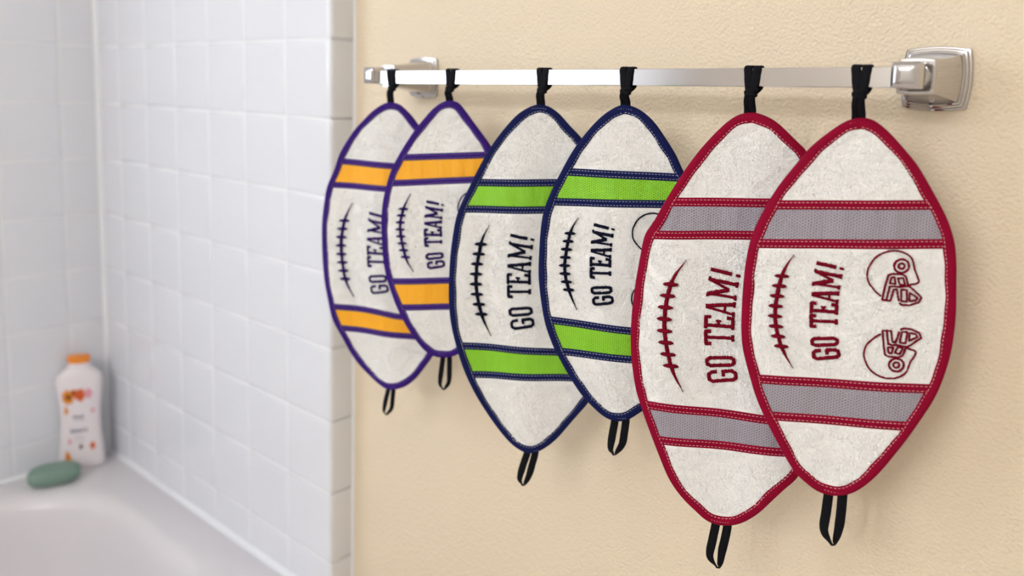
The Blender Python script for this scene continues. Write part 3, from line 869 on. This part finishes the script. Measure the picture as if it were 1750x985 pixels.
# ------------------------------------------------------------------ bottle
def bottle():
    B = np.array((-1.606, -0.105)); ang = math.radians(57)
    root = tag(empty('lotion_bottle', (B[0], B[1], ZRIM + 0.0006), ang), 'white waisted bath bottle with orange flip cap on the tub corner', 'bottle')
    prof = [(0, 42, 20), (2, 45, 22), (6, 46, 23), (30, 44.5, 23.5), (60, 41, 21.5), (85, 39.5, 21), (110, 41.5, 22), (135, 45, 23.5), (150, 46.5, 24), (160, 45.5, 23), (168, 41, 21), (174, 33, 18.5), (178, 26, 17), (180, 23, 16.5)]
    pr = catmull(prof, 60)
    def rad(z): return float(np.interp(z, pr[:, 0], pr[:, 1])), float(np.interp(z, pr[:, 0], pr[:, 2]))
    def sup(a, rx, ry, e=0.75): 
        c, s = math.cos(a), math.sin(a); return (math.copysign(abs(c)**e, c)*rx, math.copysign(abs(s)**e, s)*ry)
    rings = []
    for z, rx, ry in pr:
        rings.append([(*[q/1000 for q in sup(a, rx, ry)], z/1000) for a in np.linspace(0, 2*math.pi, 49)[:-1]])
    mb = MB(); mb.loft(rings)
    body = mb.build('body', mat('pearl white plastic', srgb(236, 230, 234), 0.3), root)
    org = mat('orange plastic', srgb(236, 140, 40), 0.35)
    def tier(levels):
        k = MB(); k.loft([[(*[q/1000 for q in sup(a, rx, ry, .85)], z/1000) for a in np.linspace(0, 2*math.pi, 37)[:-1]] for z, rx, ry in levels]); return k
    tier([(179, 21, 15.5), (180, 22.5, 16.5), (187, 22, 16), (188.5, 20.5, 15)]).build('collar', body.data.materials[0], root)
    tier([(188, 20, 14.5), (189, 21.5, 15.5), (193, 22.5, 16.5), (198, 23.5, 17), (200, 22.5, 16), (200.6, 20, 14)]).build('flip_cap', org, root)
    # printed decoration wrapped on the camera-facing side (local -y)
    def surf(x, z, lift=0.25):
        rx, ry = rad(z); c = max(-0.98, min(0.98, x/rx)); ct = abs(c)**(1/0.75); st = math.sqrt(max(0, 1 - ct*ct))
        return (x/1000, -(st**0.75*ry + lift)/1000, z/1000)
    def blob(k, cx, cz, rx, rz, seed, lobes=0, amp=0.0):
        n = 26; vs = [surf(cx, cz, .3)]
        for r in (0.5, 1.0):
            for i in range(n):
                a = 2*math.pi*i/n; q = r*(1 + amp*math.cos(lobes*a + seed)); vs.append(surf(cx + rx*q*math.cos(a), cz + rz*q*math.sin(a), .3))
        fs = [(0, 1+i, 1+(i+1) % n) for i in range(n)] + [(1+i, 1+n+i, 1+n+(i+1) % n, 1+(i+1) % n) for i in range(n)]
        k.add(vs, fs)
    cols = dict(gold=srgb(222, 136, 24), orange=srgb(208, 92, 30), dark=srgb(84, 30, 40), pink=srgb(226, 160, 176), ink=srgb(74, 78, 112))
    mm = {n: mat('print ' + n, c, 0.4) for n, c in cols.items()}
    def decal(name, colour, items, lift=0):
        k = MB()
        for it in items: blob(k, *it)
        for i, v in enumerate(k.v): k.v[i] = (v[0], v[1] - lift, v[2])
        k.build(name, mm[colour], body)
    for colour, items, lift in (('gold', [(-20, 131, 12.5, 13, 0, 7, .12), (-25, 106, 4, 7, 1, 3, .2), (-25, 18, 7, 13, 1, 3, .15)], 0),
                                ('orange', [(4, 134, 10, 11.5, .6, 5, .12), (-8, 138, 5, 7, 0, 3, .1), (25, 40, 5, 7, 1, 4, .2)], .00008),
                                ('dark', [(-19, 131, 4.5, 4.5, 0, 5, .1), (-9, 139, 3, 3, 0, 3, .1), (2, 40, 3.5, 4.5, 0, 3, .2)], .00016),
                                ('pink', [(20, 136, 8, 9, 0, 5, .12), (27, 104, 4, 4, 0, 4, .1), (-20, 50, 3.5, 5, 1, 3, .2)], .00012)):
        for it in items: decal('printed_flower', colour, [it], lift)
    # two soft rows of lettering strokes on the label
    k = MB(); r = random.Random(3)
    def seg(x0, z0, x1, z1, w):
        dx, dz = x1 - x0, z1 - z0; l = math.hypot(dx, dz); nx, nz = -dz/l*w, dx/l*w
        k.add([surf(x0+nx, z0+nz, .35), surf(x0-nx, z0-nz, .35), surf(x1-nx, z1-nz, .35), surf(x1+nx, z1+nz, .35)], [(0, 1, 2, 3)])
    for z, xs, h, wd in ((92, np.arange(-11, 12, 4.6), 6.5, .8), (87, np.arange(-10, 11, 3.4), 2.2, .35), (66, np.arange(-17, 18, 5.2), 8.0, .9), (57, np.arange(-10, 11, 3.0), 1.8, .3), (50, np.arange(-8, 9, 3.0), 1.8, .3)):
        for x in xs:
            seg(x, z, x + .01, z + h*r.uniform(.6, 1), wd); seg(x, z + h*.5*r.uniform(.6, 1.3), x + 2.0, z + h*.5, wd*.9)
            if r.random() < .6: seg(x + 2.0, z, x + 2.0, z + h*.5, wd)
    k.build('label_lettering', mm['ink'], body)
    root.scale = (0.88, 0.74, 1.11)
bottle()

# ------------------------------------------------------------------ soap
def soap():
    c = np.array((-1.568, -0.170)); ang = math.atan2(0.079, 0.030)
    vs = []; fs = []; nu, nvv = 48, 24
    for i in range(nvv + 1):
        ph = -math.pi/2 + math.pi*i/nvv
        for j in range(nu):
            th = 2*math.pi*j/nu
            f = lambda t, e: math.copysign(abs(t)**e, t)
            x = 0.0445*f(math.cos(ph), .62)*f(math.cos(th), .72); y = 0.0275*f(math.cos(ph), .62)*f(math.sin(th), .75); z = 0.0175*f(math.sin(ph), .8)
            if z > 0: z += -0.0016*math.exp(-(x/0.03)**2 - (y/0.015)**2)
            vs.append((x, y, z))
    for i in range(nvv):
        for j in range(nu): fs.append((i*nu+j, i*nu+(j+1) % nu, (i+1)*nu+(j+1) % nu, (i+1)*nu+j))
    m = mat('sage green soap', srgb(118, 145, 132), 0.42, Subsurface_Weight=0.15, Subsurface_Radius=(.004, .006, .005), Subsurface_Scale=1.0)
    o = link('soap_bar', vs, fs, m); fix_normals(o)
    o.location = (c[0], c[1], ZRIM + 0.0175 + 0.0005); o.rotation_euler = (0, 0, ang)
    tag(o, 'sage green bar of soap lying on the white tub rim in front of the bottle', 'soap')
soap()

# ------------------------------------------------------------------ room lamps and an added fill lamp
def lamp(name, loc, rad, strength, colour, label, squash=1.0):
    m = mat(name + ' glass', colour, 0.4)
    b = m.node_tree.nodes['Principled BSDF']
    b.inputs['Emission Color'].default_value = (*colour, 1); b.inputs['Emission Strength'].default_value = strength
    rings = []
    for ph in np.linspace(-math.pi/2 + .1, math.pi/2 - .1, 14):
        rings.append([(rad*math.cos(ph)*math.cos(a), rad*math.cos(ph)*math.sin(a), rad*squash*math.sin(ph)) for a in np.linspace(0, 2*math.pi, 25)[:-1]])
    k = MB(); k.loft(rings); root = tag(empty(name, loc), label, 'lamp')
    k.build('shade', m, root)
    k = MB(); z = rad*squash*0.9
    k.loft([[(rad*.45*math.cos(a), rad*.45*math.sin(a), zz_) for a in np.linspace(0, 2*math.pi, 25)[:-1]] for zz_ in (z, z + 0.02)])
    k.build('mount', M['chrome'], root, angle=40)
lamp('ceiling_fill_lamp', (0.1, -1.35, ZTOP - 0.095), 0.16, CEIL, (0.97, 0.98, 1.0), 'unseen round white fill lamp added under the ceiling', 0.45)  # out of view, added as soft fill from above
for i, x in enumerate((-0.76, -0.42, -0.08)):
    lamp('vanity_lamp', (x, YF + 0.09, 1.80), 0.06, VAN, (0.92, 0.95, 1.0), ('leftmost', 'middle', 'rightmost')[i] + ' globe of the three lamps on the wall opposite the towel bar')

# ------------------------------------------------------------------ the six towels
Towel(1, 'purple', False, 'larger white football towel with purple edge and gold bands, farthest left on the bar', 11)
Towel(2, 'purple', True, 'smaller white football towel with purple edge and gold bands, second from the tiled wall', 22)
Towel(3, 'navy', False, 'larger white football towel with navy edge and lime bands, left one of the green pair', 33)
Towel(4, 'navy', True, 'smaller white football towel with navy edge and lime bands, right one of the green pair', 44)
Towel(5, 'crimson', False, 'larger white football towel with crimson edge and grey bands, hanging lowest of all', 55)
Towel(6, 'crimson', True, 'smaller fully visible football towel with crimson edge, grey bands, nearest the right post', 66)

# ------------------------------------------------------------------ camera
F, YAW, PITCH, ROLL, YP, D = 1370.01, 0.705270, 0.120652, 0.027822, 324.715, 0.709641
f = np.array([-math.sin(YAW)*math.cos(PITCH), math.cos(YAW)*math.cos(PITCH), -math.sin(PITCH)])
r = np.array([math.cos(YAW), math.sin(YAW), 0.0]); u = np.cross(r, f)
r2 = math.cos(ROLL)*r + math.sin(ROLL)*u; u2 = -math.sin(ROLL)*r + math.cos(ROLL)*u
cam = bpy.data.cameras.new('camera'); co = bpy.data.objects.new('camera', cam); COL.objects.link(co)
mw = Matrix.Identity(4)
for i in range(3): mw[i][0] = r2[i]; mw[i][1] = u2[i]; mw[i][2] = -f[i]
mw[0][3], mw[1][3], mw[2][3] = 0.0, -D, CZ
co.matrix_world = mw
cam.sensor_width = 36; cam.lens = F/1750*36; cam.shift_y = -(492.5 - YP)/1750
cam.clip_start = 0.02
cam.dof.use_dof = True; cam.dof.focus_distance = 0.70; cam.dof.aperture_fstop = FSTOP
sc.camera = co

# ------------------------------------------------------------------ world and view
wd = bpy.data.worlds.new('world'); sc.world = wd; wd.use_nodes = True
wd.node_tree.nodes['Background'].inputs[0].default_value = (0.8, 0.88, 1, 1); wd.node_tree.nodes['Background'].inputs[1].default_value = 0.3
sc.view_settings.view_transform = 'Standard'; sc.view_settings.look = 'None'
sc.view_settings.gamma = 1; sc.view_settings.use_curve_mapping = False
sc.view_settings.exposure = EXPO
sc.cycles.use_denoising = True
sc.cycles.max_bounces = 10; sc.cycles.diffuse_bounces = 6
